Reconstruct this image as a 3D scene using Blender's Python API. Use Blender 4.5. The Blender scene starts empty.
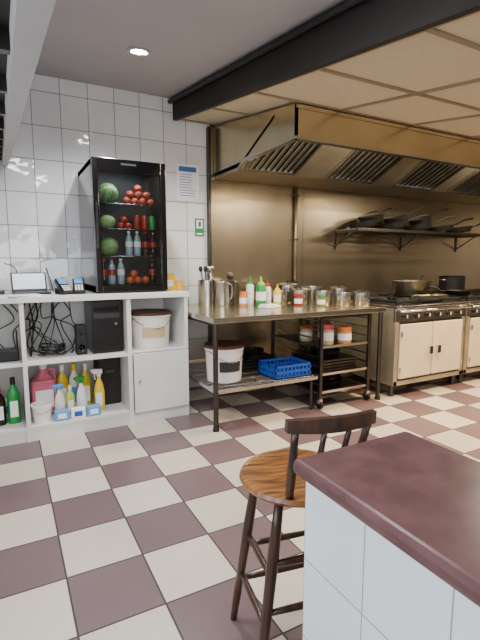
import bpy, bmesh, math, random
from mathutils import Vector, Matrix, Euler
random.seed(4)
scene = bpy.context.scene
R = math.radians

# ------------------------------------------------------------ materials
def lin(c):
    if isinstance(c, str):
        c = c.lstrip('#'); c = [int(c[i:i+2], 16)/255 for i in (0, 2, 4)]
        c = [v/12.92 if v <= .04045 else ((v+.055)/1.055)**2.4 for v in c]
    return (c[0], c[1], c[2], 1)
_m = {}
def mat(name, col, rough=.5, metal=0, noise=0, nscale=8, stretch=None, bump=0, emit=0, col2=None, spec=None, coat=0):
    if name in _m: return _m[name]
    m = bpy.data.materials.new(name); m.use_nodes = True
    nt = m.node_tree; N = nt.nodes; L = nt.links; b = N['Principled BSDF']
    c = lin(col)
    b.inputs['Base Color'].default_value = c
    b.inputs['Roughness'].default_value = rough
    b.inputs['Metallic'].default_value = metal
    if coat: b.inputs['Coat Weight'].default_value = coat; b.inputs['Coat Roughness'].default_value = .15
    if spec is not None: b.inputs['Specular IOR Level'].default_value = spec
    if emit:
        b.inputs['Emission Color'].default_value = c; b.inputs['Emission Strength'].default_value = emit
    if noise or bump or col2:
        tc = N.new('ShaderNodeTexCoord'); mp = N.new('ShaderNodeMapping'); nz = N.new('ShaderNodeTexNoise')
        if stretch: mp.inputs['Scale'].default_value = stretch
        nz.inputs['Scale'].default_value = nscale; nz.inputs['Detail'].default_value = 5
        L.new(tc.outputs['Object'], mp.inputs[0]); L.new(mp.outputs[0], nz.inputs['Vector'])
        rp = N.new('ShaderNodeValToRGB')
        rp.color_ramp.elements[0].position = .35; rp.color_ramp.elements[1].position = .65
        a = c; d = lin(col2) if col2 else tuple(v*(1-noise) for v in c[:3])+(1,)
        rp.color_ramp.elements[0].color = d; rp.color_ramp.elements[1].color = a
        L.new(nz.outputs['Fac'], rp.inputs[0]); L.new(rp.outputs[0], b.inputs['Base Color'])
        if bump:
            bp = N.new('ShaderNodeBump'); bp.inputs['Strength'].default_value = bump; bp.inputs['Distance'].default_value = .01
            L.new(nz.outputs['Fac'], bp.inputs['Height']); L.new(bp.outputs[0], b.inputs['Normal'])
    _m[name] = m; return m

def tilemat(name, ax, size, off, colA, colB, grout, gw, rough, wav=0, var=.05, speck=0, bumpd=.004, tilt=0):
    m = bpy.data.materials.new(name); m.use_nodes = True
    nt = m.node_tree; N = nt.nodes; L = nt.links; b = N['Principled BSDF']
    tc = N.new('ShaderNodeTexCoord'); sp = N.new('ShaderNodeSeparateXYZ'); L.new(tc.outputs['Object'], sp.inputs[0])
    def M(op, a, bb=None, c=None):
        n = N.new('ShaderNodeMath'); n.operation = op
        for i, v in enumerate((a, bb, c)):
            if v is None: continue
            if isinstance(v, (int, float)): n.inputs[i].default_value = v
            else: L.new(v, n.inputs[i])
        return n.outputs[0]
    fl = []; gr = []; fr = []
    for k in range(2):
        s = M('DIVIDE', M('SUBTRACT', sp.outputs[ax[k]], off[k]), size[k])
        fl.append(M('FLOOR', s)); f = M('SUBTRACT', s, fl[-1]); fr.append(f)
        gr.append(M('GREATER_THAN', M('ABSOLUTE', M('SUBTRACT', f, .5)), .5-gw/size[k]/2))
    g = M('MAXIMUM', gr[0], gr[1])
    ch = M('FLOORED_MODULO', M('ADD', fl[0], fl[1]), 2.0)
    mx = N.new('ShaderNodeMix'); mx.data_type = 'RGBA'
    L.new(ch, mx.inputs[0]); mx.inputs[6].default_value = lin(colA); mx.inputs[7].default_value = lin(colB)
    cb = N.new('ShaderNodeCombineXYZ'); L.new(fl[0], cb.inputs[0]); L.new(fl[1], cb.inputs[1])
    wn = N.new('ShaderNodeTexWhiteNoise'); L.new(cb.outputs[0], wn.inputs['Vector'])
    val = M('ADD', M('MULTIPLY', wn.outputs['Value'], var), 1-var)
    nz = N.new('ShaderNodeTexNoise'); nz.inputs['Scale'].default_value = 3; nz.inputs['Detail'].default_value = 6
    L.new(tc.outputs['Object'], nz.inputs['Vector'])
    val = M('MULTIPLY', val, M('ADD', M('MULTIPLY', nz.outputs['Fac'], .26), .87))
    if speck:
        n2 = N.new('ShaderNodeTexNoise'); n2.inputs['Scale'].default_value = 160; n2.inputs['Detail'].default_value = 2
        L.new(tc.outputs['Object'], n2.inputs['Vector'])
        val = M('MULTIPLY', val, M('ADD', M('MULTIPLY', n2.outputs['Fac'], speck), 1-speck/2))
    vm = N.new('ShaderNodeVectorMath'); vm.operation = 'SCALE'
    L.new(mx.outputs[2], vm.inputs[0]); L.new(val, vm.inputs['Scale'])
    m2 = N.new('ShaderNodeMix'); m2.data_type = 'RGBA'
    L.new(g, m2.inputs[0]); L.new(vm.outputs[0], m2.inputs[6]); m2.inputs[7].default_value = lin(grout)
    L.new(m2.outputs[2], b.inputs['Base Color'])
    L.new(M('ADD', M('MULTIPLY', g, .4), rough), b.inputs['Roughness'])
    h = M('SUBTRACT', 1.0, g)
    if wav:
        n3 = N.new('ShaderNodeTexNoise'); n3.inputs['Scale'].default_value = 9; n3.inputs['Detail'].default_value = 1
        L.new(tc.outputs['Object'], n3.inputs['Vector'])
        h = M('ADD', h, M('MULTIPLY', n3.outputs['Fac'], wav))
    if tilt:  # every tile is set very slightly out of plane
        sc = N.new('ShaderNodeSeparateColor'); L.new(wn.outputs['Color'], sc.inputs[0])
        h = M('ADD', h, M('MULTIPLY', M('MULTIPLY', M('SUBTRACT', sc.outputs[0], .5), fr[0]), tilt))
        h = M('ADD', h, M('MULTIPLY', M('MULTIPLY', M('SUBTRACT', sc.outputs[1], .5), fr[1]), tilt))
    bp = N.new('ShaderNodeBump'); bp.inputs['Strength'].default_value = .6; bp.inputs['Distance'].default_value = bumpd
    L.new(h, bp.inputs['Height']); L.new(bp.outputs[0], b.inputs['Normal'])
    return m

FLOOR = tilemat('floor_tiles', (0, 1), (.332, .338), (.487, 2.22), '#cdc6b7', '#715f62', '#3a3334', .008, .3, speck=.32, bumpd=.0015, var=.14)
WTILE = tilemat('wall_tiles', (0, 2), (.235, .285), (1.93, 1.10), '#dfe2e4', '#dfe2e4', '#74787a', .006, .05, wav=1.3, var=.06, tilt=9)
BTILE = tilemat('bar_tiles', (1, 2), (.19, .2), (.77, .862), '#dfebf3', '#dfebf3', '#8c979e', .003, .2, wav=.3, var=.02)
CEIL = mat('ceiling_paint', '#a9a7ae', .7, noise=.06, nscale=2)
CTILE = mat('ceiling_panel', '#cbbfa9', .8, noise=.08, nscale=30)
CGRID = mat('ceiling_grid', '#8d7f68', .5)
BEAM = mat('dark_beam', '#1d1918', .7, noise=.4, nscale=6, stretch=(1, .3, 6))
STEEL = mat('steel', '#c6c4bf', .24, 1, noise=.15, nscale=5)
STEELW = mat('steel_wall', '#aea28c', .27, .95, noise=.18, nscale=3, stretch=(1, 1, .4))
HOODM = mat('steel_hood', '#d2c7a8', .24, .97, noise=.12, nscale=4)
DSTEEL = mat('dark_steel', '#57534e', .4, 1, noise=.3, nscale=10)
WHITE = mat('white_board', '#dededc', .45, noise=.06, nscale=5)
WPL = mat('white_plastic', '#e8e6e0', .35)
BLACK = mat('black_plastic', '#0d0d0f', .3)
BLKM = mat('black_matte', '#121110', .6)
BLKG = mat('black_gloss', '#060607', .12, coat=.4)
IRON = mat('cast_iron', '#161412', .55, .3, noise=.4, nscale=30)
CREAM = mat('cream_enamel', '#dfd4b8', .3, noise=.1, nscale=5)
RBODY = mat('range_body', '#b8ae96', .35, .6, noise=.15, nscale=6)
WOOD = mat('seat_wood', '#94602f', .35, noise=0, nscale=5, stretch=(1.5, 14, 1), col2='#4c2a13', coat=.3)
WOODD = mat('leg_wood', '#43281a', .38, nscale=6, stretch=(6, 6, 1), col2='#251510', coat=.3)
STONE = mat('bar_stone', '#64484a', .27, nscale=14, col2='#553d3f')
RED = mat('red_fruit', '#b8281e', .3, noise=.3, nscale=15)
ORANGE = mat('orange_fruit', '#d4602a', .35, noise=.2, nscale=15)
GREENM = mat('melon_green', '#86a86e', .35, nscale=7, stretch=(6, 6, .6), col2='#35603a')
LGREEN = mat('cabbage_green', '#93b070', .5, noise=0, nscale=9, col2='#5f8448')
GREEN = mat('green_plastic', '#1e8a3c', .35)
YEL = mat('yellow_plastic', '#e6c51e', .35)
PINK = mat('pink_plastic', '#d84a72', .35)
BLUE = mat('blue_plastic', '#1f4fae', .4)
LBLUE = mat('light_blue', '#5d9fd6', .4)
BROWN = mat('brown_plastic', '#4b2a1c', .45)
COLA = mat('cola', '#200a06', .1)
PAPER = mat('paper', '#eef0f2', .6)
PBLUE = mat('print_blue', '#3d6aa8', .6)
SGREEN = mat('sign_green', '#0f7a45', .5)
SCREEN = mat('screen', '#c8d4e0', .2, emit=.8)
LAMP = mat('lamp_glow', '#fff4e0', .3, emit=60)
CHROME = mat('chrome', '#d0d0d0', .15, 1)
FOOD = mat('food_green', '#7f9440', .6, nscale=40, col2='#c8b25a')
SAUCE = mat('sauce_red', '#a03018', .4, noise=.3, nscale=30)
def glassmat(name, tint, t=.8):
    m = bpy.data.materials.new(name); m.use_nodes = True; nt = m.node_tree; N = nt.nodes; L = nt.links
    N.remove(N['Principled BSDF'])
    tr = N.new('ShaderNodeBsdfTransparent'); tr.inputs[0].default_value = lin(tint)
    gl = N.new('ShaderNodeBsdfGlossy'); gl.inputs['Roughness'].default_value = .03
    mx = N.new('ShaderNodeMixShader'); fr = N.new('ShaderNodeFresnel'); fr.inputs[0].default_value = 1.45
    L.new(fr.outputs[0], mx.inputs[0]); L.new(tr.outputs[0], mx.inputs[1]); L.new(gl.outputs[0], mx.inputs[2])
    L.new(mx.outputs[0], N['Material Output'].inputs[0]); return m
GLASS = glassmat('glass', '#eef2f2')

# ------------------------------------------------------------ builder
class B:
    def __init__(s, name): s.name = name; s.bm = bmesh.new(); s.mats = []
    def _mi(s, m):
        if m not in s.mats: s.mats.append(m)
        return s.mats.index(m)
    def _add(s, t, m, M=None, smooth=False, caps=False):
        if M is not None: bmesh.ops.transform(t, matrix=M, verts=t.verts)
        i = s._mi(m)
        for f in t.faces:
            f.material_index = i
            f.smooth = smooth and not (caps and len(f.verts) > 4)
        me = bpy.data.meshes.new('t'); t.to_mesh(me); t.free(); s.bm.from_mesh(me); bpy.data.meshes.remove(me)
    def box(s, a, b, m, bev=0, M=None, seg=2):
        t = bmesh.new(); bmesh.ops.create_cube(t, size=1)
        a = Vector(a); b = Vector(b); c = (a+b)/2; d = b-a
        for v in t.verts: v.co = Vector((v.co.x*d.x+c.x, v.co.y*d.y+c.y, v.co.z*d.z+c.z))
        if bev: bmesh.ops.bevel(t, geom=t.edges[:], offset=bev, segments=seg, affect='EDGES', profile=.5)
        s._add(t, m, M); return s
    def hexa(s, pts, m):
        t = bmesh.new(); v = [t.verts.new(p) for p in pts]
        for q in ((3, 2, 1, 0), (4, 5, 6, 7), (0, 1, 5, 4), (1, 2, 6, 5), (2, 3, 7, 6), (3, 0, 4, 7)): t.faces.new([v[i] for i in q])
        bmesh.ops.recalc_face_normals(t, faces=t.faces[:]); s._add(t, m); return s
    def lathe(s, prof, c, m, seg=28, M=None, sx=1, sy=1):
        t = bmesh.new(); rings = []
        for r, z in prof:
            if r < 1e-5: rings.append([t.verts.new((0, 0, z))])
            else: rings.append([t.verts.new((r*sx*math.cos(2*math.pi*k/seg), r*sy*math.sin(2*math.pi*k/seg), z)) for k in range(seg)])
        for A, C in zip(rings, rings[1:]):
            for k in range(seg):
                k2 = (k+1) % seg
                if len(A) == 1 and len(C) == 1: continue
                if len(A) == 1: t.faces.new((A[0], C[k2], C[k]))
                elif len(C) == 1: t.faces.new((A[k], A[k2], C[0]))
                else: t.faces.new((A[k], A[k2], C[k2], C[k]))
        if len(rings[0]) > 1: t.faces.new(rings[0][::-1])
        if len(rings[-1]) > 1 : t.faces.new(rings[-1])
        bmesh.ops.recalc_face_normals(t, faces=t.faces[:])
        T = Matrix.Translation(c)
        if M is not None: T = T @ M
        sh = [e for e in t.edges if len(e.link_faces) == 2 and e.calc_face_angle(0) > R(35)]
        bmesh.ops.split_edges(t, edges=sh)
        s._add(t, m, T, True); return s
    def cyl(s, p0, p1, r0, m, r1=None, seg=16):
        p0 = Vector(p0); p1 = Vector(p1); d = p1-p0
        q = d.to_track_quat('Z', 'Y').to_matrix().to_4x4()
        return s.lathe([(0, 0), (r0, 0), (r1 if r1 is not None else r0, d.length), (0, d.length)], p0, m, seg, M=q)
    def tube(s, pts, r, m, seg=8, closed=False, M=None):
        pts = [Vector(p) for p in pts]
        t = bmesh.new(); rings = []; n = len(pts); up = None
        for i, p in enumerate(pts):
            if closed: d = pts[(i+1) % n]-pts[i-1]
            else: d = pts[min(i+1, n-1)]-pts[max(i-1, 0)]
            d.normalize()
            if up is None: up = Vector((0, 0, 1)) if abs(d.z) < .9 else Vector((1, 0, 0))
            u = d.cross(up).normalized(); w = u.cross(d).normalized(); up = w
            rr = r[i] if isinstance(r, (list, tuple)) else r
            rings.append([t.verts.new(p+u*rr*math.cos(2*math.pi*k/seg)+w*rr*math.sin(2*math.pi*k/seg)) for k in range(seg)])
        prs = list(zip(rings, rings[1:]))
        if closed: prs.append((rings[-1], rings[0]))
        for A, C in prs:
            for k in range(seg): t.faces.new((A[k], A[(k+1) % seg], C[(k+1) % seg], C[k]))
        if not closed: t.faces.new(rings[0]); t.faces.new(rings[-1])
        bmesh.ops.recalc_face_normals(t, faces=t.faces[:]); s._add(t, m, M, True, True); return s
    def ball(s, c, r, m, sc=(1, 1, 1)):
        t = bmesh.new(); bmesh.ops.create_uvsphere(t, u_segments=20, v_segments=12, radius=r)
        s._add(t, m, Matrix.Translation(c) @ Matrix.Diagonal((*sc, 1)), True); return s
    def done(s, loc=(0, 0, 0), rz=0, rot=None):
        me = bpy.data.meshes.new(s.name); s.bm.to_mesh(me); s.bm.free()
        for m in s.mats: me.materials.append(m)
        o = bpy.data.objects.new(s.name, me); scene.collection.objects.link(o)
        o.location = loc; o.rotation_euler = rot if rot else (0, 0, rz); return o
def spline(pts, n=8):
    P = [Vector(p) for p in pts]; P = [P[0]]+P+[P[-1]]; out = []
    for i in range(1, len(P)-2):
        for k in range(n):
            t = k/n; a, b, c, d = P[i-1:i+3]
            out.append(.5*((2*b)+(c-a)*t+(2*a-5*b+4*c-d)*t*t+(3*b-a-3*c+d)*t**3))
    out.append(P[-2]); return out

# ------------------------------------------------------------ room
WY = 4.35; XL = -1.2; XR = 8.0; YB = -2.2
def zc(y): return 2.94-.13*(WY-max(y, .3))
def zk(y): return 2.76-.147*(WY-max(y, .3))
PL = mat('plaster', '#d6d2cb', .7); WF = mat('fill_window_frame', '#e0e0dc', .4)
B('floor').box((XL-.1, YB-.1, -.1), (XR+.1, WY+.1, 0), FLOOR).done()
B('wall_back').box((XL-.1, WY, 0), (XR+.1, WY+.1, 3.1), WTILE).done()
w = B('wall_left')
w.box((XL-.1, YB, 0), (XL, -.6, 3.1), PL).box((XL-.1, 1.8, 0), (XL, WY, 3.1), PL).box((XL-.1, -.6, 0), (XL, 1.8, .8), PL).box((XL-.1, -.6, 2.0), (XL, 1.8, 3.1), PL).done()
B('wall_right').box((XR, YB, 0), (XR+.1, WY, 3.1), STEELW).done()
w = B('wall_front')
w.box((XL-.1, YB-.1, 0), (-.8, YB, 3.1), PL).box((1.2, YB-.1, 0), (XR+.1, YB, 3.1), PL)
w.box((-.8, YB-.1, 0), (1.2, YB, .9), PL).box((-.8, YB-.1, 2.05), (1.2, YB, 3.1), PL); w.done()
g = B('fill_window_1')  # unseen window added behind the camera for cool fill light
g.box((-.8, YB-.08, .9), (1.2, YB-.02, .96), WF).box((-.8, YB-.08, 1.99), (1.2, YB-.02, 2.05), WF)
for x in (-.8, .17, 1.14): g.box((x, YB-.08, .96), (x+.06, YB-.02, 1.99), WF)
g.box((-.74, YB-.055, .96), (1.14, YB-.05, 1.99), GLASS); g.done()
g = B('fill_window_2')  # unseen window added in the left wall for side fill on the bar
g.box((XL-.08, -.6, .8), (XL-.02, 1.8, .86), WF).box((XL-.08, -.6, 1.94), (XL-.02, 1.8, 2.0), WF)
for y in (-.6, .57, 1.74): g.box((XL-.08, y, .86), (XL-.02, y+.06, 1.94), WF)
g.box((XL-.055, -.54, .86), (XL-.05, 1.74, 1.94), GLASS); g.done()
def slab(b, x0, x1, y0, y1, f, th, m, dz=0):
    for a, c in ((y0, min(.3, y1)), (max(.3, y0), y1)):
        if c-a < 1e-4: continue
        b.hexa([(x0, a, f(a)+dz), (x1, a, f(a)+dz), (x1, c, f(c)+dz), (x0, c, f(c)+dz),
                (x0, a, f(a)+dz+th), (x1, a, f(a)+dz+th), (x1, c, f(c)+dz+th), (x0, c, f(c)+dz+th)], m)
b = B('ceiling'); slab(b, XL, 1.60, YB, WY, zc, .1, CEIL); b.done()
b = B('ceiling_kitchen'); slab(b, 1.6, XR, YB, WY, zk, .06, CTILE)
for i in range(9):
    x = 1.6+.80*i; slab(b, x, x+.03, YB, WY, zk, .012, CGRID, -.012)
for j in range(-3, 7):
    y = 2.83-.73*(4-j)+1.46
    if YB < y < WY-.05:
        b.hexa([(1.6, y, zk(y)-.012), (XR, y, zk(y)-.012), (XR, y+.03, zk(y+.03)-.012), (1.6, y+.03, zk(y+.03)-.012),
                (1.6, y, zk(y)), (XR, y, zk(y)), (XR, y+.03, zk(y+.03)), (1.6, y+.03, zk(y+.03))], CGRID)
b.done()
b = B('trim_ceiling_beam')
for a, c in ((YB, .3), (.3, WY)):
    b.hexa([(1.56, a, zk(a)-.02), (1.6, a, zk(a)-.02), (1.6, c, zk(c)-.02), (1.56, c, zk(c)-.02),
            (1.56, a, zc(a)), (1.6, a, zc(a)), (1.6, c, zc(c)), (1.56, c, zc(c))], BEAM)
b.tube([(1.53, .3, zc(.3)-.03), (1.53, WY, zc(WY)-.03)], .022, BLKM)
b.done()
b = B('wall_back_steel'); x = 1.95
for wd in (1.2, 1.25, 1.25, 1.2, 1.14):
    b.box((x, WY-.02, .0), (x+wd-.004, WY, 2.9), STEELW); x += wd
b.done()
b = B('trim_corner_post'); b.box((1.915, WY-.05, 0), (1.95, WY, 2.72), DSTEEL, .006); b.done()
b = B('wall_pipe'); b.tube([(3.02, WY-.045, .9), (3.02, WY-.045, 2.2)], .02, mat('pipe', '#8a7c68', .4, .8))
for z in (1.1, 1.6, 2.1): b.box((2.99, WY-.07, z), (3.05, WY-.02, z+.02), DSTEEL)
b.done()
def downlight(x, y, f, name='recessed_downlight'):
    z = f(y); b = B(name); M = Matrix.Rotation(R(7), 4, 'X')
    b.lathe([(.055, .0), (.08, .0), (.08, -.008), (.057, -.01), (.055, 0)], (0, 0, 0), CHROME, M=M)
    b.lathe([(0, -.004), (.055, -.004)], (0, 0, 0), LAMP, M=M); b.done((x, y, z))
downlight(.908, 3.185, zc); downlight(.9, 1.5, zc)
# ------------------------------------------------------------ hood
HX0, HX1, HY, HZ = 1.99, 7.6, 2.85, 2.28
b = B('extractor_hood')
def side(x):
    b.hexa([(x, HY, HZ), (x+.02, HY, HZ), (x+.02, WY-.03, HZ), (x, WY-.03, HZ),
            (x, HY, zk(HY)-.02), (x+.02, HY, zk(HY)-.02), (x+.02, WY-.03, zk(WY)-.03), (x, WY-.03, zk(WY)-.03)], HOODM)
side(HX0); side(HX1)
b.hexa([(HX0, HY, HZ), (HX1, HY, HZ), (HX1, HY+.02, HZ), (HX0, HY+.02, HZ), (HX0, HY, zk(HY)-.02), (HX1, HY, zk(HY)-.02), (HX1, HY+.02, zk(HY)-.02), (HX0, HY+.02, zk(HY)-.02)], HOODM)
b.box((HX0-.004, HY-.006, HZ-.012), (HX1, HY+.05, HZ+.012), STEEL, .003)
b.box((HX0-.004, HY, HZ-.012), (HX0+.05, WY-.03, HZ+.012), STEEL, .003)
b.box((HX0, HY-.008, zk(HY)-.05), (HX1, HY, zk(HY)-.025), HOODM)
A = Vector((0, 3.15, 2.50)); C = Vector((0, 3.78, 2.21)); dv = (C-A).normalized(); nn = Vector((0, dv.z, -dv.y))
INN = mat('hood_inner', '#b5ac98', .4, .9, noise=.2, nscale=4)
b.hexa([(HX0, A.y, A.z), (HX1, A.y, A.z), (HX1, C.y, C.z), (HX0, C.y, C.z), (HX0, A.y, A.z+.03), (HX1, A.y, A.z+.03), (HX1, C.y, C.z+.03), (HX0, C.y, C.z+.03)], INN)
b.box((HX0+.02, C.y, C.z), (HX1, WY-.03, C.z+.03), INN)
b.box((HX0+.02, HY+.02, 2.50), (HX1, A.y, 2.53), INN)
for x0, x1 in ((2.03, 2.6), (2.99, 3.63), (3.93, 4.6), (4.87, 5.5), (5.8, 6.4)):
    ln = (C-A).length
    Mx = Matrix(((1, 0, 0, 0), (0, dv.y, nn.y, A.y), (0, dv.z, nn.z, A.z), (0, 0, 0, 1)))
    b.box((x0, .05, .0), (x1, ln-.05, .004), BLKM, M=Mx)
    for (a, c) in (((x0, .04, 0), (x1, .07, .03)), ((x0, ln-.07, 0), (x1, ln-.04, .03)), ((x0, .07, 0), (x0+.025, ln-.07, .03)), ((x1-.025, .07, 0), (x1, ln-.07, .03))):
        b.box(a, c, STEEL, M=Mx)
    n = 8
    for k in range(n):
        xx = x0+.03+(x1-x0-.06)*(k+.25)/n
        b.box((xx, .07, .008), (xx+.036, ln-.07, .022), STEEL, .004, M=Mx, seg=1)
b.done()

# ------------------------------------------------------------ white unit
UF, UB, UT = 3.55, 4.33, 1.10
b = B('white_storage_counter')
b.box((-1.15, UF-.02, UT-.045), (1.385, UB, UT), WHITE, .004)
for x0, x1 in ((-1.15, -1.12), (-.52, -.49), (.075, .105), (.85, .885), (1.345, 1.375)):
    b.box((x0, UF, .0), (x1, UB-.03, UT-.045), WHITE)
b.box((-1.12, UF+.005, .585), (.85, UB-.2, .612), WHITE); b.box((.885, UF+.005, .585), (1.345, UB-.2, .612), WHITE)
b.box((-1.12, UF+.005, .09), (1.345, UB-.2, .115), WHITE)
b.box((-1.12, UF+.01, 0), (1.345, UF+.03, .09), WHITE)
b.box((-1.12, UB-.2, .0), (1.345, UB-.18, UT-.045), WHITE)
b.box((.892, UF-.018, .1), (1.37, UF-.001, .6), WHITE, .003)
b.box((.888, UF-.006, .095), (1.374, UF-.003, .604), mat('gap', '#5a5856', .7))
b.lathe([(0, 0), (.008, 0), (.014, .02), (0, .025)], (.93, UF-.018, .37), CHROME, 12, M=Matrix.Rotation(R(90), 4, 'X'))
b.done()

# drinks fridge
FX0, FX1, FY0, FY1, FZ0, FZ1 = .635, 1.22, 3.60, 4.31, 1.102, 2.15
b = B('glass_door_fridge')
b.box((FX0, FY0+.05, FZ0), (FX0+.03, FY1, FZ1), BLKG, .004); b.box((FX1-.03, FY0+.05, FZ0), (FX1, FY1, FZ1), BLKG, .004)
b.box((FX0, FY0+.05, FZ1-.05), (FX1, FY1, FZ1), BLKG, .004); b.box((FX0, FY0+.05, FZ0), (FX1, FY1, FZ0+.06), BLKG, .004)
FIN = mat('fridge_inner', '#1c1e21', .5)
b.box((FX0+.02, FY1-.04, FZ0), (FX1-.02, FY1, FZ1), FIN)
b.box((FX0+.03, 3.93, FZ0+.06), (FX1-.03, 3.935, FZ1-.05), FIN)
for x in (FX0+.03, FX1-.034): b.box((x, FY0+.06, FZ0+.06), (x+.004, 3.93, FZ1-.05), FIN)
fw = .045
b.box((FX0, FY0, FZ0+.01), (FX0+fw, FY0+.045, FZ1), BLKG, .005); b.box((FX1-fw, FY0, FZ0+.01), (FX1, FY0+.045, FZ1), BLKG, .005)
b.box((FX0+fw, FY0, FZ1-.10), (FX1-fw, FY0+.045, FZ1), BLKG, .003); b.box((FX0+fw, FY0, FZ0+.01), (FX1-fw, FY0+.045, FZ0+.06), BLKG, .003)
b.box((FX0+fw, FY0+.02, FZ0+.06), (FX1-fw, FY0+.025, FZ1-.10), GLASS)
b.box((FX0+.012, FY0-.02, FZ0+.35), (FX0+.03, FY0, FZ0+.7), BLACK, .004)
b.box((FX0+.22, FY0-.002, FZ1-.045), (FX0+.34, FY0, FZ1-.03), mat('badge', '#888888', .3, 1))
SH = [FZ0+.065, FZ0+.30, FZ0+.52, FZ0+.72]
for z in SH[1:]:
    b.tube([(FX0+.035, FY0+.07, z-.006), (FX1-.035, FY0+.07, z-.006)], .004, STEEL, 6)
    for k in range(12):
        x = FX0+.05+k*.043; b.tube([(x, FY0+.07, z-.003), (x, 3.92, z-.003)], .0025, CHROME, 5)
b.box((FX0+.05, FY0+.055, FZ1-.075), (FX1-.05, FY0+.07, FZ1-.06), mat('fridge_led', '#f2f6ff', .3, emit=4))
b.done()
def melon(x, y, z, r=.085, m=GREENM, name='watermelon', sc=(1.05, 1.05, 1)):
    b = B(name); b.ball((0, 0, 0), r, m, sc); b.tube([(0, 0, r*.97*sc[2]), (.004, 0, r*1.12*sc[2])], .004, BROWN, 6); b.done((x, y, z+r*sc[2]))
def pile(name, pts, r, m):
    b = B(name)
    for p in pts: b.ball(p, r, m, (1, 1, .93)); b.tube([(p[0], p[1], p[2]+r*.85), (p[0], p[1]+.003, p[2]+r*1.05)], .003, BROWN, 5)
    b.done()
melon(.785, 3.79, SH[3], .084)
pile('apple_pile', [(.93+i*.068, 3.76+.01*(i % 2), SH[3]+.032) for i in range(4)]+[(.965+i*.068, 3.77, SH[3]+.088) for i in range(3)]+[(1.03, 3.775, SH[3]+.140)], .034, mat('red_apple', '#c0563f', .3, nscale=14, col2='#8e2e28'))
melon(.765, 3.76, SH[2], .062, LGREEN, 'lettuce', (1.1, 1, .9))
pile('tomato_pile', [(.875+i*.060, 3.75, SH[2]+.028) for i in range(2)]+[(.905, 3.76, SH[2]+.078)], .029, RED)
def can(x, z, m):
    b = B('drink_can'); b.lathe([(0, 0), (.024, 0), (.028, .008), (.028, .1), (.023, .112), (.023, .115), (0, .113)], (0, 0, 0), m, 20); b.lathe([(0, 0), (.0235, 0), (.0235, .003), (0, .003)], (0, 0, .113), CHROME, 16); b.done((x, 3.75, z))
can(1.01, SH[2], SAUCE); can(1.075, SH[2], RED); can(1.14, SH[2], GREEN)
melon(.78, 3.80, SH[1], .08, LGREEN, 'cabbage', (1, 1, .95))
pile('orange_pile', [(.93+i*.066, 3.72, SH[0]+.031) for i in range(3)]+[(.965, 3.73, SH[0]+.085)], .033, ORANGE)
def soda(x, y, z, h=.2, body=COLA, lab=RED, name='soda_bottle', r=.03):
    b = B(name)
    b.lathe([(0, 0), (r*.85, 0), (r, .01), (r, h*.3), (r*.92, h*.35), (r, h*.42), (r, h*.6), (r*.8, h*.74), (r*.38, h*.88), (r*.36, h*.94), (0, h*.94)], (0, 0, 0), body, 18)
    b.lathe([(0, h*.36), (r*1.02, h*.36), (r*1.02, h*.58), (0, h*.58)], (0, 0, 0), lab, 18)
    b.lathe([(0, h*.93), (r*.42, h*.93), (r*.42, h), (0, h)], (0, 0, 0), lab, 14); b.done((x, y, z))
WATER = mat('clear_bottle', '#98a8ac', .15)
for x, bd, l in ((.94, WATER, WPL), (1.01, WATER, PAPER), (1.08, COLA, RED), (1.145, COLA, RED)): soda(x, 3.76, SH[1], .205, bd, l)
soda(1.13, 3.74, SH[0], .21, COLA, RED); soda(.72, 3.74, SH[0], .21, COLA, RED); soda(.79, 3.76, SH[0], .21, WATER, RED); soda(.86, 3.74, SH[0], .21, WATER, PAPER)

# notices
b = B('wall_notice'); b.box((1.59, WY-.006, 1.97), (1.83, WY-.001, 2.33), PAPER)
b.box((1.61, WY-.008, 2.26), (1.80, WY-.006, 2.31), PBLUE)
for k in range(9): b.box((1.615, WY-.008, 2.23-k*.026), (1.615+random.uniform(.12, .18), WY-.006, 2.236-k*.026), PBLUE)
b.done()
b = B('emergency_exit_sign'); b.box((1.78, WY-.008, 1.62), (1.88, WY-.001, 1.80), SGREEN, .002)
b.box((1.795, WY-.01, 1.70), (1.865, WY-.008, 1.785), PAPER); b.box((1.815, WY-.011, 1.715), (1.845, WY-.01, 1.77), SGREEN)
b.box((1.795, WY-.01, 1.635), (1.865, WY-.008, 1.65), PAPER); b.done()

# items on white counter
b = B('tablet_computer'); M = Matrix.Rotation(R(-14), 4, 'X')
b.box((-.13, -.006, 0), (.13, .006, .17), BLACK, .004, M=M); b.box((-.118, -.008, .035), (.118, -.0055, .16), SCREEN, M=M)
b.box((-.13, -.16, 0), (.13, .0, .014), BLACK, .004); b.box((-.115, -.14, .014), (.115, -.03, .017), DSTEEL)
b.done((.17, 3.91, UT+.001), .1)
def terminal(x, y, rz):
    b = B('card_terminal'); M = Matrix.Rotation(R(34), 4, 'X')
    b.box((-.045, -.09, .05), (.045, .09, .09), BLACK, .01, M=M)
    b.box((-.033, .01, .09), (.033, .075, .093), LBLUE, M=M)
    for i in range(3):
        for j in range(3): b.box((-.03+i*.022, -.075+j*.024, .09), (-.014+i*.022, -.06+j*.024, .095), WPL, M=M)
    b.box((-.04, -.09, 0), (.04, .04, .05), BLACK, .006)
    b.done((x, y, UT), rz)
terminal(.39, 3.74, .3); terminal(.52, 3.76, -.1)
b = B('desk_phone'); b.box((-.05, -.08, 0), (.05, .08, .03), BLACK, .008); b.tube(spline([(-.035, -.08, .03), (-.035, -.07, .055), (-.035, .07, .055), (-.035, .08, .03)], 5), .014, BLACK); b.done((-.06, 3.95, UT))
b = B('receipt_papers'); b.box((-.15, -.1, 0), (.15, .1, .006), PAPER); b.box((-.1, -.12, .006), (.14, .05, .010), PAPER, M=Matrix.Rotation(.3, 4, 'Z')); b.done((.08, 3.65, UT))
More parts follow.
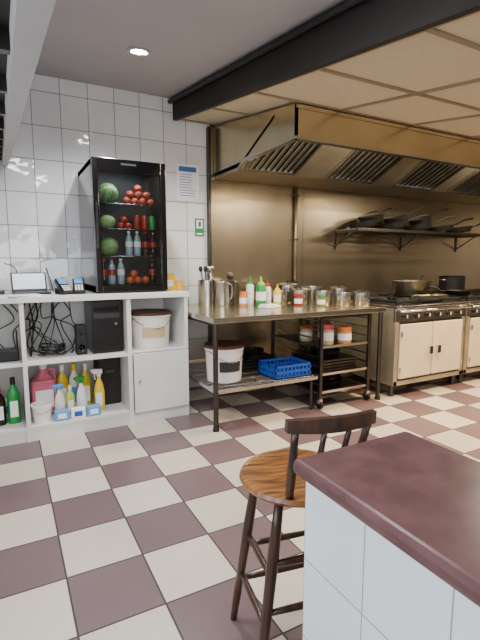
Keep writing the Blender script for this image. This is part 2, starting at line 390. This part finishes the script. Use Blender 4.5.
b = B('charging_cable'); b.tube(spline([(.1, 4.07, UT+.006), (.09, 4.15, UT+.10), (.08, 4.25, UT+.2), (.0, 4.33, UT+.24)], 7), .004, BLACK, 6)
b.tube(spline([(.38, 4.0, UT+.006), (.36, 4.1, UT+.006), (.35, 4.25, UT+.1), (.33, 4.33, UT+.2)], 7), .004, BLACK, 6); b.done()
b = B('till_roll_box'); b.box((-.05, -.04, 0), (.05, .04, .12), WPL, .006); b.box((-.035, -.03, .12), (.035, .03, .128), PAPER, .003); b.done((.50, 4.10, UT))
b = B('dish_sponge_box'); b.box((-.055, -.04, 0), (.055, .04, .13), YEL, .006); b.box((-.045, -.035, .13), (.045, .035, .15), mat('card', '#d0b070', .6), .004)
b.box((-.03, -.042, .03), (.03, -.039, .09), PAPER); b.done((1.31, 3.85, UT))
b = B('drinks_tumbler'); b.lathe([(0, 0), (.03, 0), (.036, .09), (.033, .09), (.028, .006), (0, .006)], (0, 0, 0), mat('tumbler_amber', '#d8a03a', .2), 18); b.done((1.335, 3.64, UT))

# inside unit upper
b = B('desktop_computer'); b.box((.59, 3.64, .612), (.835, 4.0, 1.04), BLACK, .006)
for k in range(8): b.box((.61, 3.635, .66+k*.02), (.81, 3.641, .668+k*.02), BLKM)
b.box((.61, 3.634, .90), (.81, 3.641, .94), mat('trimg', '#333338', .3)); b.box((.61, 3.634, .96), (.81, 3.641, .99), BLKG)
b.lathe([(0, 0), (.012, 0), (.012, .006), (0, .006)], (.78, 3.64, .85), CHROME, 12, M=Matrix.Rotation(R(90), 4, 'X')); b.done()
b = B('loudspeaker'); b.box((-.04, -.05, 0), (.04, .05, .24), BLKM, .008)
b.lathe([(.03, 0), (.03, .004), (.02, -.002), (0, .002)], (0, -.05, .06), BLACK, 16, M=Matrix.Rotation(R(90), 4, 'X'))
b.lathe([(.018, 0), (.018, .004), (0, .002)], (0, -.05, .16), BLACK, 16, M=Matrix.Rotation(R(90), 4, 'X')); b.done((.51, 3.70, .612))
b = B('network_router'); b.box((-.09, -.06, 0), (.09, .06, .09), BLACK, .012); b.tube([(-.08, .05, .08), (-.08, .06, .22)], .006, BLACK); b.tube([(.08, .05, .08), (.08, .06, .22)], .006, BLACK); b.done((-.03, 3.70, .612))
b = B('tangled_cables')
for k in range(13):
    x = .13+random.random()*.35
    P = [(x, 4.08, 1.04), (x+random.uniform(-.1, .1), 3.95, .95-random.random()*.15), (x+random.uniform(-.1, .12), 3.85, .78+random.random()*.12), (min(.46,max(.14,x+random.uniform(-.15, .15))), 3.82, .66), (min(.44,max(.14, x+random.uniform(-.1, .15))), 3.75, .622)]
    b.tube(spline(P, 7), random.choice((.004, .005, .006)), BLACK, 6)
for k in range(4):
    z = .64+k*.02; b.tube([(.3+.09*math.cos(a), 3.72+.05*math.sin(a), z+.01*math.sin(2*a+k)) for a in [i*math.pi/8 for i in range(16)]], .006, BLACK, 6, closed=True)
for k in range(5):
    x = -.35+random.random()*.35
    P = [(x, 4.08, 1.04), (x+.1, 3.9, .9), (x-.1+random.random()*.2, 3.85, .8), (x+.05, 3.82, .64)]
    b.tube(spline(P, 7), .005, BLACK, 6)
b.done()
def tub(name, x, y, z, r, h, lid, lab=None):
    b = B(name)
    b.lathe([(0, 0), (r*.88, 0), (r*.97, h*.86), (r*1.03, h*.86), (r*1.03, h*.9), (r, h*.9), (r, h*.93), (0, h*.93)], (0, 0, 0), WPL, 32)
    b.lathe([(0, h*.92), (r*1.05, h*.92), (r*1.05, h*.97), (r*.98, h), (r*.9, h*.985), (0, h*.985)], (0, 0, 0), lid, 32)
    b.tube([(r*1.0*math.cos(a), -r*1.04*abs(math.sin(a)), h*.86-.6*h*math.sin(a)**2*.5) for a in [i*math.pi/12 for i in range(13)]], .004, CHROME, 6)
    if lab:
        for k in range(7):
            a = R(-130+k*10); a2 = R(-130+(k+1)*10)
            b.hexa([(r*.945*math.cos(a), r*.945*math.sin(a), h*.3), (r*.945*math.cos(a2), r*.945*math.sin(a2), h*.3), (r*.9*math.cos(a2), r*.9*math.sin(a2), h*.3), (r*.9*math.cos(a), r*.9*math.sin(a), h*.3),
                    (r*.975*math.cos(a), r*.975*math.sin(a), h*.58), (r*.975*math.cos(a2), r*.975*math.sin(a2), h*.58), (r*.9*math.cos(a2), r*.9*math.sin(a2), h*.58), (r*.9*math.cos(a), r*.9*math.sin(a), h*.58)], lab)
    b.done((x, y, z))
tub('food_tub', 1.115, 3.80, .612, .18, .31, BROWN, mat('lab', '#d0b48c', .5))

def spray(x, y, z, body, head, rz=0, h=.26):
    b = B('spray_bottle')
    b.lathe([(0, 0), (.038, 0), (.042, .01), (.042, h*.45), (.03, h*.62), (.016, h*.72), (.014, h*.8), (0, h*.8)], (0, 0, 0), body, 20, sy=.7)
    b.lathe([(0, h*.78), (.018, h*.78), (.018, h*.84), (0, h*.84)], (0, 0, 0), head, 14)
    b.box((-.05, -.011, h*.84), (.03, .011, h*.95), head, .005); b.box((-.062, -.006, h*.88), (-.048, .006, h*.94), head, .002)
    b.tube([(-.025, 0, h*.86), (-.035, 0, h*.78), (-.028, 0, h*.7)], .005, head, 6)
    b.box((-.025, -.031, h*.12), (.025, -.0285, h*.42), PAPER); b.done((x, y, z), rz)
def bottle(name, x, y, z, r, h, body, cap):
    b = B(name)
    b.lathe([(0, 0), (r*.9, 0), (r, .01), (r, h*.6), (r*.85, h*.7), (r*.35, h*.82), (r*.33, h*.88), (0, h*.88)], (0, 0, 0), body, 20, sy=.75)
    b.lathe([(0, h*.85), (r*.42, h*.85), (r*.38, h), (0, h)], (0, 0, 0), cap, 14)
    b.box((-r*.6, -r*.77, h*.15), (r*.6, -r*.72, h*.5), PAPER if body is not WPL else LBLUE); b.done((x, y, z))
def jug(x, y, z, body, cap, w=.09, h=.27):
    b = B('detergent_jug'); b.box((-w, -.06, 0), (w, .06, h*.7), body, .02, seg=3)
    b.lathe([(w*.9, h*.68), (.03, h*.85), (.025, h*.92), (0, h*.92)], (0, 0, 0), body, 20, sy=.6)
    b.lathe([(0, h*.9), (.03, h*.9), (.03, h), (0, h)], (0, 0, 0), cap, 16)
    b.tube(spline([(.02, 0, h*.86), (.07, 0, h*.88), (.085, 0, h*.75), (.08, 0, h*.6)], 5), .01, body, 8)
    b.box((-w*.7, -.063, h*.15), (w*.7, -.06, h*.5), PAPER); b.done((x, y, z))
SB = .115
jug(.225, 3.84, SB, mat('pink_soap', '#d06a80', .3), WPL, .095, .42)
bottle('bleach_bottle', .37, 3.86, SB, .045, .39, YEL, WPL); bottle('bleach_bottle', .465, 3.88, SB, .045, .38, WPL, YEL)
bottle('bleach_bottle', .555, 3.86, SB, .04, .38, YEL, WPL)
spray(.33, 3.72, SB, WPL, LBLUE, .4, .28); spray(.50, 3.73, SB, WPL, GREEN, .2, .32)
bottle('washing_up_bottle', .41, 3.73, SB, .035, .24, mat('wash_green', '#b4c85a', .3), WPL)
spray(.64, 3.72, SB, YEL, WPL, -.3, .37)
b = B('black_storage_box'); b.box((.66, 3.82, SB), (.84, 4.08, .54), BLKM, .01); b.box((.655, 3.815, .51), (.845, 4.085, .54), BLACK, .006); b.box((.71, 3.812, .40), (.79, 3.82, .43), DSTEEL, .003); b.done()
b = B('sponge_packs')
for i, (x, mm) in enumerate(((.33, LBLUE), (.45, PAPER), (.57, LBLUE))):
    b.box((x-.055, 3.58, SB), (x+.055, 3.64, SB+.085), mm, .01); b.box((x-.03, 3.577, SB+.02), (x+.03, 3.58, SB+.06), BLUE if mm is PAPER else PAPER)
b.done()
b = B('white_cleaning_bucket'); b.lathe([(0, 0), (.06, 0), (.075, .13), (.08, .13), (.08, .145), (.07, .145), (.058, .01), (0, .01)], (0, 0, 0), WPL, 24); b.tube([(.078*math.cos(a), -.078*math.sin(a), .13-.04*math.sin(a)) for a in [i*math.pi/8 for i in range(9)]], .003, CHROME, 6); b.done((.19, 3.585+.06, SB))
bottle('green_cleaner_bottle', .0, 3.72, SB, .045, .36, GREEN, BLKM); bottle('green_cleaner_bottle', -.10, 3.72, SB, .045, .30, COLA, RED)
bottle('bleach_bottle', -.20, 3.74, SB, .045, .3, WPL, BLUE); jug(-.36, 3.80, SB, WPL, BLUE)
b = B('paper_towel_pack'); b.box((-.1, -.05, 0), (.1, .05, .16), PAPER, .02); b.box((-.09, -.052, .05), (.09, -.049, .11), LBLUE); b.done((-.05, 3.86, SB))

# ------------------------------------------------------------ prep table
TX0, TX1, TY0, TY1, TZ = 1.395, 3.22, 3.06, 4.29, .92
b = B('steel_prep_table')
TTOP = mat('table_top_steel', '#c2b494', .2, .9, noise=.12, nscale=6)
b.box((TX0, TY0, TZ-.012), (TX1, TY1, TZ), TTOP, .003)
for a, c in (((TX0, TY0, TZ-.045), (TX1, TY0+.015, TZ-.005)), ((TX0, TY0+.01, TZ-.045), (TX0+.015, TY1, TZ-.005)), ((TX1-.015, TY0+.01, TZ-.045), (TX1, TY1, TZ-.005)), ((TX0, TY1-.015, TZ-.045), (TX1, TY1, TZ-.005))):
    b.box(a, c, STEEL, .003)
for x in (TX0+.03, TX1-.035):
    for y in (TY0+.03, TY1-.035):
        b.cyl((x, y, .05), (x, y, TZ-.012), .021, DSTEEL); b.cyl((x, y, 0), (x, y, .05), .028, BLKM, .021)
b.tube([(TX0+.035, TY0+.035, .86), (TX0+.035, TY1-.035, .86)], .014, DSTEEL)
sz = .33; sx1 = 2.44
b.box((TX0+.03, TY0+.03, sz-.03), (sx1, TY0+.045, sz), STEEL); b.box((TX0+.03, TY1-.05, sz-.03), (sx1, TY1-.035, sz), STEEL)
b.box((TX0+.03, TY0+.03, sz-.03), (TX0+.04, TY1-.04, sz), STEEL); b.box((sx1-.01, TY0+.03, sz-.03), (sx1, TY1-.04, sz), STEEL)
for k in range(34):
    x = TX0+.06+k*.029; b.tube([(x, TY0+.035, sz-.004), (x, TY1-.04, sz-.004)], .003, STEEL, 5)
for k in range(7):
    y = TY0+.15+k*.15; b.tube([(TX0+.035, y, sz-.009), (sx1, y, sz-.009)], .004, STEEL, 5)
for y in (TY0+.1, TY1-.1): b.cyl((sx1-.02, y, 0), (sx1-.02, y, sz), .014, DSTEEL)
b.done()
tub('food_tub', 1.65, 3.40, sz, .17, .32, BROWN, mat('lab_dark', '#2b2b30', .5))
b = B('roasting_tin_stack')
for k in range(4): b.box((1.90, 3.52, sz+k*.03), (2.28, 3.85, sz+.025+k*.03), IRON, .008)
b.tube(spline([(1.95, 3.52, sz+.12), (2.0, 3.47, sz+.15), (2.2, 3.47, sz+.15), (2.24, 3.52, sz+.12)], 5), .006, IRON)
b.lathe([(0, 0), (.09, 0), (.11, .06), (.105, .06), (.085, .006), (0, .006)], (2.1, 3.68, sz+.12), IRON, 24); b.done()
b = B('plastic_crate'); x0, x1, y0, y1, z0, z1 = 2.02, 2.40, 3.14, 3.44, sz, sz+.12
b.box((x0, y0, z0), (x1, y1, z0+.008), BLUE)
for z in (z0, z0+.05, z1-.02):
    b.box((x0, y0, z), (x1, y0+.01, z+.02), BLUE); b.box((x0, y1-.01, z), (x1, y1, z+.02), BLUE); b.box((x0, y0, z), (x0+.01, y1, z+.02), BLUE); b.box((x1-.01, y0, z), (x1, y1, z+.02), BLUE)
for k in range(10):
    x = x0+(x1-x0-.012)*k/9; b.box((x, y0, z0), (x+.012, y0+.008, z1), BLUE); b.box((x, y1-.008, z0), (x+.012, y1, z1), BLUE)
for k in range(8):
    y = y0+(y1-y0-.012)*k/7; b.box((x0, y, z0), (x0+.008, y+.012, z1), BLUE); b.box((x1-.008, y, z0), (x1, y+.012, z1), BLUE)
b.done()
b = B('tray_rack_trolley'); rx0, rx1, ry0, ry1 = 2.50, 3.08, 3.13, 3.95; rz1 = .86
for x in (rx0, rx1):
    for y in (ry0, ry1):
        b.box((x-.015, y-.015, .1), (x+.015, y+.015, rz1), DSTEEL, .003)
        b.cyl((x-.012, y, .04), (x+.012, y, .04), .04, BLKM); b.box((x-.018, y-.02, .05), (x+.018, y+.02, .1), STEEL, .003)
for x in (rx0, rx1):
    for k in range(9):
        z = .13+k*.085; s_ = .012 if x == rx0 else -.012
        b.box((min(x, x+s_*2), ry0, z), (max(x, x+s_*2), ry1, z+.012), STEEL)
for y in (ry0, ry1):
    for z in (.1, rz1-.02): b.box((rx0, y-.01, z), (rx1, y+.01, z+.02), DSTEEL)
for z in (.142, .312, .567):
    b.box((rx0+.015, ry0-.0, z), (rx1-.015, ry1-.02, z+.006), DSTEEL); b.box((rx0+.015, ry0-.005, z), (rx1-.015, ry0+.002, z+.022), STEEL)
b.done()
def jar(x, y, z, m, lid, h=.16, r=.062, name='food_jar'):
    b = B(name); b.lathe([(0, 0), (r*.95, 0), (r, .01), (r, h*.75), (r*.85, h*.80), (0, h*.80)], (0, 0, 0), m, 22); b.lathe([(0, h*.79), (r*.97, h*.79), (r*.97, h), (0, h)], (0, 0, 0), lid, 22)
    b.lathe([(r*1.01, h*.2), (r*1.01, h*.6), (r*.98, h*.6), (r*.98, h*.2)], (0, 0, 0), PAPER, 22); b.done((x, y, z))
OLID = mat('jar_lid_orange', '#e0763a', .4); JARF = mat('jarfill', '#c9b48a', .3); JARO = mat('jaro', '#d09050', .3)
jar(2.68, 3.28, .574, JARF, PINK, .19, .068); jar(2.87, 3.24, .574, JARO, OLID, .16, .066); jar(2.80, 3.46, .574, JARO, YEL, .14); jar(2.62, 3.52, .574, JARF, OLID, .15)
b = B('baking_tray_stack')
for k in range(4): b.box((2.56, 3.2, .319+k*.03), (3.0, 3.7, .341+k*.03), DSTEEL, .006)
b.lathe([(0, 0), (.13, 0), (.15, .06), (.145, .06), (.125, .008), (0, .008)], (2.78, 3.42, .432), IRON, 26)
b.done()
b = B('saucepan_stack')
for k, r in enumerate((.16, .145, .13)): b.lathe([(0, 0), (r*.9, 0), (r, .05), (r-.004, .05), (r*.88, .008), (0, .008)], (2.78, 3.40, .149+k*.035), DSTEEL if k % 2 else IRON, 26)
b.tube([(2.70, 3.26, .25), (2.66, 3.16, .262)], .009, BLKM); b.done()

def potc(x, y, r, h, fill, name='steel_container'):
    b = B(name); b.lathe([(0, 0), (r*.95, 0), (r, .008), (r, h-.004), (r+.006, h), (r-.002, h), (r-.004, h*.8)], (0, 0, 0), STEEL, 26)
    b.lathe([(0, h*.8), (r-.003, h*.78)], (0, 0, 0), fill, 26)
    if fill is CHROME:
        b.lathe([(r+.008, h), (r+.008, h+.004), (r*.6, h+.018), (0, h+.024)], (0, 0, 0), STEEL, 26); b.lathe([(.008, h+.02), (.014, h+.04), (0, h+.044)], (0, 0, 0), BLKM, 12)
    b.done((x, y, TZ))
for (x, y, r, h), f in zip(((2.48, 3.80, .095, .14), (2.66, 3.68, .09, .15), (2.82, 3.52, .09, .14), (2.96, 3.38, .08, .13), (3.11, 3.28, .08, .13)), (FOOD, CHROME, SAUCE, FOOD, CHROME)):
    potc(x, y, r, h, f)
potc(2.38, 4.02, .085, .19, SAUCE); potc(2.08, 4.14, .09, .22, CHROME); potc(2.68, 3.95, .10, .19, CHROME); potc(2.90, 3.80, .10, .17, SAUCE); potc(3.09, 3.60, .085, .16, CHROME)
for x, y, m, l, h in ((2.56, 3.58, SAUCE, RED, .12), (2.72, 3.42, mat('herb', '#6f7a3a', .6), GREEN, .11), (2.06, 3.80, JARO, OLID, .14)):
    jar(x, y, TZ, m, l, h, .04, 'spice_jar')
b = B('utensil_holder'); b.lathe([(0, 0), (.09, 0), (.09, .25), (.085, .25), (.085, .01), (0, .01)], (0, 0, 0), STEEL, 24)
for k, (dx, dy, m) in enumerate(((.06, .0, STEEL), (-.05, .03, BLKM), (.02, -.05, STEEL), (-.03, -.04, BLKM), (.03, .05, STEEL))):
    b.tube([(dx*.2, dy*.2, .02), (dx, dy, .34)], .006, m, 6); b.ball((dx*1.05, dy*1.05, .36), .022, m, (1, .4, 1.4))
b.done((1.80, 4.10, TZ))
b = B('pepper_mill'); b.lathe([(0, 0), (.05, 0), (.052, .04), (.04, .1), (.046, .2), (.05, .24), (.03, .26), (.04, .29), (.03, .32), (0, .33)], (0, 0, 0), mat('mill_dark', '#3a2c24', .35), 24); b.done((2.0, 3.97, TZ))
b = B('steel_jug'); b.lathe([(0, 0), (.065, 0), (.07, .03), (.06, .22), (.065, .24), (.06, .24), (.055, .22), (0, .02)], (0, 0, 0), STEEL, 24); b.tube(spline([(.06, 0, .22), (.1, 0, .2), (.1, 0, .09), (.066, 0, .06)], 5), .006, STEEL); b.done((1.86, 3.86, TZ))
def squeeze(x, y, m, cap, h=.22, r=.035):
    b = B('squeeze_bottle'); b.lathe([(0, 0), (r, 0), (r, h*.65), (r*.7, h*.73), (0, h*.73)], (0, 0, 0), m, 20); b.lathe([(0, h*.72), (r*.75, h*.72), (r*.7, h*.79), (r*.25, h*.83), (r*.1, h), (0, h)], (0, 0, 0), cap, 16)
    b.lathe([(r*1.02, h*.2), (r*1.02, h*.5), (r*.99, h*.5), (r*.99, h*.2)], (0, 0, 0), PAPER, 20); b.done((x, y, TZ))
squeeze(2.2, 3.70, GREEN, mat('lime_cap', '#9fd03a', .4), .29, .05); squeeze(2.32, 3.78, WPL, RED, .26, .04); squeeze(2.35, 3.64, YEL, YEL, .22, .034); squeeze(2.2, 3.92, WPL, GREEN, .29, .04)
b = B('folded_cloth'); b.box((-.1, -.06, 0), (.1, .06, .02), PAPER, .008); b.box((-.09, -.05, .02), (.07, .055, .035), WPL, .007); b.done((2.2, 3.54, TZ), .2)

# ------------------------------------------------------------ ranges
def gas_range(x0, W):
    b = B('gas_range'); y0, y1 = 3.05, 4.02; x1 = x0+W
    for x in (x0+.05, x1-.05):
        for y in (y0+.06, y1-.06): b.cyl((x, y, 0), (x, y, .12), .025, DSTEEL)
    b.box((x0, y0+.02, .12), (x1, y1, .90), RBODY, .004)
    b.box((x0, y0+.0, .76), (x1, y0+.03, .9), STEEL, .006)
    b.box((x0, y0-.01, .12), (x0+.05, y0+.03, .76), RBODY, .004); b.box((x1-.05, y0-.01, .12), (x1, y0+.03, .76), RBODY, .004)
    b.box((x0, y0-.01, .12), (x1, y0+.03, .17), RBODY, .004)
    b.box((x0-.005, y0-.03, .9), (x1+.005, y1, .925), STEEL, .006)
    mid = (x0+x1)/2
    b.box((x0+.05, y0-.005, .17), (x1-.05, y0+.021, .76), DSTEEL)
    for a, c, hx in ((x0+.06, mid-.008, mid-.06), (mid+.008, x1-.06, mid+.06)):
        b.box((a, y0-.03, .19), (c, y0+.02, .74), CREAM, .012, seg=3)
        b.box((hx-.018, y0-.075, .42), (hx+.018, y0-.06, .50), BLKM, .005); b.cyl((hx, y0-.065, .43), (hx, y0-.028, .43), .007, CHROME); b.cyl((hx, y0-.065, .49), (hx, y0-.028, .49), .007, CHROME)
        for zz in (.26, .62):
            e = a if hx > a+.2 else c
            b.cyl((e, y0-.036, zz), (e, y0-.036, zz+.05), .01, CHROME)
    for k in range(6):
        xx = x0+.12+k*(W-.24)/5
        b.lathe([(.024, 0), (.024, .008), (.018, .012), (.016, .035), (0, .037)], (xx, y0, .82), BLKM, 16, M=Matrix.Rotation(R(90), 4, 'X'))
        b.box((xx-.003, y0-.045, .805), (xx+.003, y0-.035, .835), WPL)
    b.box((x0+.03, y0+.02, .925), (x1-.03, y1-.06, .93), IRON)
    b.tube([(x0, y0-.06, .875), (x1, y0-.06, .875)], .011, CHROME)
    for xx in (x0+.02, x1-.02): b.cyl((xx, y0-.06, .875), (xx, y0, .875), .009, CHROME)
    n = 3; gw = (W-.08)/n
    for i in range(n):
        for j in range(2):
            gx0 = x0+.04+i*gw; gy0 = y0+.03+j*.43; gx1 = gx0+gw-.01; gy1 = gy0+.42
            for a, c in (((gx0, gy0), (gx1, gy0+.015)), ((gx0, gy1-.015), (gx1, gy1)), ((gx0, gy0), (gx0+.015, gy1)), ((gx1-.015, gy0), (gx1, gy1))):
                b.box((a[0], a[1], .945), (c[0], c[1], .97), IRON, .003, seg=1)
            cx, cy = (gx0+gx1)/2, (gy0+gy1)/2
            for k in range(8):
                a = k*math.pi/4; rr = .14 if k % 2 == 0 else .17
                b.tube([(cx+.05*math.cos(a), cy+.05*math.sin(a), .963), (cx+rr*math.cos(a), cy+rr*math.sin(a), .962)], .007, IRON, 6)
            b.lathe([(0, .93), (.06, .93), (.055, .945), (.03, .952), (0, .952)], (cx, cy, 0), IRON, 20)
            for a, c in ((gx0, gy0), (gx1-.015, gy0), (gx0, gy1-.015), (gx1-.015, gy1-.015)): b.box((a, c, .928), (a+.015, c+.015, .95), IRON)
    b.box((x0, y1-.05, .925), (x1, y1, .968), STEEL, .006)
    b.done()
gas_range(3.34, 1.05); gas_range(4.42, 1.05); gas_range(5.5, 1.05)
b = B('food_tray'); b.box((-.2, -.015, -.0), (.2, .12, .01), STEEL); 
b.box((-.2, -.02, 0), (.2, -.01, .035), STEEL, .002); b.box((-.2, .115, 0), (.2, .125, .035), STEEL, .002); b.box((-.205, -.02, 0), (-.195, .125, .035), STEEL); b.box((.195, -.02, 0), (.205, .125, .035), STEEL)
for k in range(26): b.ball((random.uniform(-.17, .17), random.uniform(.01, .1), .022), random.uniform(.012, .02), FOOD, (1, 1, .7))
b.done((3.95, 3.10, .972))

def pan(name, loc, r, h, m, hl, rz, tilt=0, inner=None):
    b = B(name)
    P = Matrix.Rotation(R(rz), 4, 'Z') @ Matrix.Translation((-r*.8, 0, 0)) @ Matrix.Rotation(-R(tilt), 4, 'Y') @ Matrix.Translation((r*.8, 0, 0))
    b.lathe([(0, 0), (r*.78, 0), (r*.85, .006), (r, h), (r-.004, h), (r*.83, .01), (0, .007)], (0, 0, 0), m, 30, M=P)
    b.tube(spline([(r*.96, 0, h*.75), (r+.05, 0, h*.95), (r+hl*.6, 0, h+.035), (r+hl, 0, h+.04)], 6), [.008]*7+[.012]*12, BLKM, 8, M=P)
    if inner: b.lathe([(0, h*.6), (r*.9, h*.6)], (0, 0, 0), inner, 26, M=P)
    b.done(loc)
pan('wok_pan', (4.05, 3.50, .971), .21, .17, mat('old_pan', '#a09684', .3, 1, noise=.3, nscale=8), .28, 25)
pan('frying_pan', (4.68, 3.36, .971), .15, .05, IRON, .2, 150)
b = B('stock_pot'); b.lathe([(0, 0), (.15, 0), (.15, .2), (.155, .205), (.147, .205), (.145, .01), (0, .01)], (0, 0, 0), IRON, 28)
for s_ in (-1, 1): b.tube(spline([(s_*.15, -.03, .15), (s_*.19, -.03, .16), (s_*.19, .03, .16), (s_*.15, .03, .15)], 4), .007, STEEL)
b.done((5.0, 3.68, .971))
b = B('pan_rack'); sx0, sx1, sy0 = 3.6, 5.95, 3.90; zz = 1.74; RB = WY-.022
for k in range(6): b.tube([(sx0, sy0+.02+k*.075, zz-.009), (sx1, sy0+.02+k*.075, zz-.009)], .009, DSTEEL)
b.box((sx0, sy0-.005, zz-.035), (sx1, sy0+.01, zz), DSTEEL, .003)
for x in (sx0+.02, 4.75, sx1-.05):
    b.box((x, sy0, zz-.04), (x+.025, RB, zz-.018), DSTEEL)
    b.tube([(x+.012, RB-.015, zz-.2), (x+.012, sy0+.12, zz-.03)], .009, DSTEEL)
    b.box((x, RB-.01, zz-.24), (x+.025, RB, zz), DSTEEL)
b.done()
for (x, y, r, a, t, dz) in ((3.84, 4.08, .17, -8, 9, 0), (4.00, 4.10, .16, 14, 10, .075), (4.32, 4.08, .18, -20, 8, 0), (4.43, 4.10, .16, -5, 12, .08),
                        (4.80, 4.08, .18, -30, 8, 0), (4.90, 4.12, .15, -10, 13, .08), (5.25, 4.08, .18, -18, 8, 0), (5.62, 4.08, .18, -35, 6, 0)):
    pan('frying_pan', (x, y, zz+.002+dz), r, .07, BLKM, .32, a, t)
    
# ------------------------------------------------------------ overhead shelf at left (follows the ceiling slope)
GP = mat('gantry_paint', '#a8aab0', .5, noise=.1)
def zg(y): return 2.16-.13*(WY-y)
b = B('overhead_bar_shelf')
def sl(x0, x1, y0, y1, d0, d1, m):
    b.hexa([(x0, y0, zg(y0)+d0), (x1, y0, zg(y0)+d0), (x1, y1, zg(y1)+d0), (x0, y1, zg(y1)+d0), (x0, y0, zg(y0)+d1), (x1, y0, zg(y0)+d1), (x1, y1, zg(y1)+d1), (x0, y1, zg(y1)+d1)], m)
sl(.035, .078, .45, WY-.01, 0, .14, GP); sl(-.5, .035, .45, WY-.01, .06, .09, BLKM)
for k in range(10):
    y = .6+k*.38; sl(-.5, .035, y, y+.03, .02, .06, DSTEEL)
sl(-.54, -.5, .45, WY-.01, 0, .14, GP)
for y in (1.6, 3.4):
    b.cyl((-.52, y, zg(y)+.14), (-.52, y, zc(y)+.02), .01, CHROME)
b.done()

# ------------------------------------------------------------ bar counter (foreground)
b = B('bar_counter')
b.box((.58, -1.2, 0), (.915, .77, .862), BTILE)
b.box((.56, -1.25, .862), (.935, .80, .90), STONE, .013, seg=3)
b.done()

# ------------------------------------------------------------ stool
b = B('bar_stool'); SZ = .60
t = [(0, SZ), (.15, SZ), (.188, SZ+.010), (.198, SZ+.022), (.192, SZ+.034), (.172, SZ+.036), (.11, SZ+.028), (0, SZ+.024)]
b.lathe(t, (0, 0, 0), WOOD, 44, sy=.98)
legs = {}
for sx_ in (-1, 1):
    for sy_ in (-1, 1):
        a = Vector((sx_*.105, sy_*.105, SZ+.01)); c = Vector((sx_*.185, sy_*.145, 0)); legs[(sx_, sy_)] = (a, c)
        b.tube([a+(c-a)*k/6 for k in range(7)], [.014, .017, .019, .018, .016, .015, .012], WOODD, 12)
def lp(k, z): a, c = legs[k]; return a+(c-a)*((a.z-z)/(a.z-c.z))
for (k1, k2, zs) in (((-1, -1), (-1, 1), (.2, .36)), ((1, -1), (1, 1), (.2, .36)), ((-1, 1), (1, 1), (.17, .31)), ((-1, -1), (1, -1), (.24, .40))):
    for z in zs:
        p, q = lp(k1, z), lp(k2, z); b.tube([p+(q-p)*k/4 for k in range(5)], [.009, .011, .012, .011, .009], WOODD, 10)
zt = .885
for k in range(4):
    f = (k-1.5)/1.5
    p0 = Vector((f*.10+.01, -.145-.02*(1-f*f), SZ+.02)); p1 = Vector((f*.12+.02, -.205-.03*(1-f*f), zt-.015))
    b.tube([p0+(p1-p0)*j/5 for j in range(6)], [.009, .011, .012, .011, .009, .008] if 0 < k < 3 else [.012, .014, .015, .014, .012, .011], WOODD, 10)
n = 14
for j in range(n):
    def pt(u):
        f = u*2-1; return f*.145+.02, -.195-.035*(1-f*f)
    u0, u1 = j/n, (j+1)/n; (xa, ya), (xb, yb) = pt(u0), pt(u1)
    ha = .018+.008*(1-(2*u0-1)**2); hb = .018+.008*(1-(2*u1-1)**2)
    b.hexa([(xa, ya-.011, zt-.020), (xb, yb-.011, zt-.020), (xb, yb+.011, zt-.020), (xa, ya+.011, zt-.020),
            (xa, ya-.015, zt+ha), (xb, yb-.015, zt+hb), (xb, yb+.007, zt+hb), (xa, ya+.007, zt+ha)], WOODD)
b.done((.845, 1.175, 0), R(-11))

# ------------------------------------------------------------ lights
def area(name, loc, size, e, col, rot=(0, 0, 0), sy=None):
    l = bpy.data.lights.new(name, 'AREA'); l.energy = e; l.color = col; l.size = size
    if sy: l.shape = 'RECTANGLE'; l.size_y = sy
    o = bpy.data.objects.new(name, l); scene.collection.objects.link(o); o.location = loc; o.rotation_euler = rot; return o
def spot(name, loc, e, col, ang=130, r=.05):
    l = bpy.data.lights.new(name, 'SPOT'); l.energy = e; l.color = col; l.spot_size = R(ang); l.spot_blend = .6; l.shadow_soft_size = r
    o = bpy.data.objects.new(name, l); scene.collection.objects.link(o); o.location = loc; return o
COOL = (.95, .96, 1.0); WARM = (1.0, .58, .24); WARM2 = (1.0, .86, .66)
area('window_fill', (.2, YB+.02, 1.5), 1.9, 62, COOL, (R(90), 0, 0), 1.05)  # cool fill at the added window behind the camera
area('window_fill', (XL+.02, .6, 1.4), 1.08, 40, COOL, (0, R(-90), 0), 2.2)  # side fill at the added left window
spot('downlight_lamp', (.908, 3.185, 2.76), 130, (1, .98, .96), 150)
spot('downlight_lamp', (.9, 1.5, 2.54), 70, (1, .98, .96), 140)
area('ceiling_fill', (.3, 1.9, 2.58), .5, 40, COOL)  # area light added above the frame as fill, no fixture built
spot('kitchen_lamp', (3.3, 2.2, 2.35), 260, WARM, 100, .08)
spot('kitchen_lamp', (4.9, 2.2, 2.35), 220, WARM, 100, .08)
area('kitchen_lamp', (3.6, 1.8, 2.28), 1.0, 35, WARM2, (0, 0, 0), .2)
area('kitchen_lamp', (5.6, 1.8, 2.3), 1.0, 40, WARM2, (0, 0, 0), .2)
area('hood_lamp', (2.9, 3.05, 2.47), .4, 48, WARM2, (0, 0, 0), .1)
area('hood_lamp', (4.7, 3.05, 2.47), .4, 48, WARM2, (0, 0, 0), .1)
area('fridge_lamp', (.93, 3.68, 2.08), .4, 2.5, (1, 1, 1), (0, 0, 0), .03)
wd = bpy.data.worlds.new('world'); scene.world = wd; wd.use_nodes = True
wd.node_tree.nodes['Background'].inputs[0].default_value = (.75, .82, 1, 1); wd.node_tree.nodes['Background'].inputs[1].default_value = .6

# ------------------------------------------------------------ camera
cam = bpy.data.cameras.new('camera'); cam.lens = 440/640*36; cam.sensor_width = 36; cam.clip_start = .02
co = bpy.data.objects.new('camera', cam); scene.collection.objects.link(co)
co.location = (0, 0, 1.35); co.rotation_euler = (R(90-7.5), 0, R(-28)); scene.camera = co
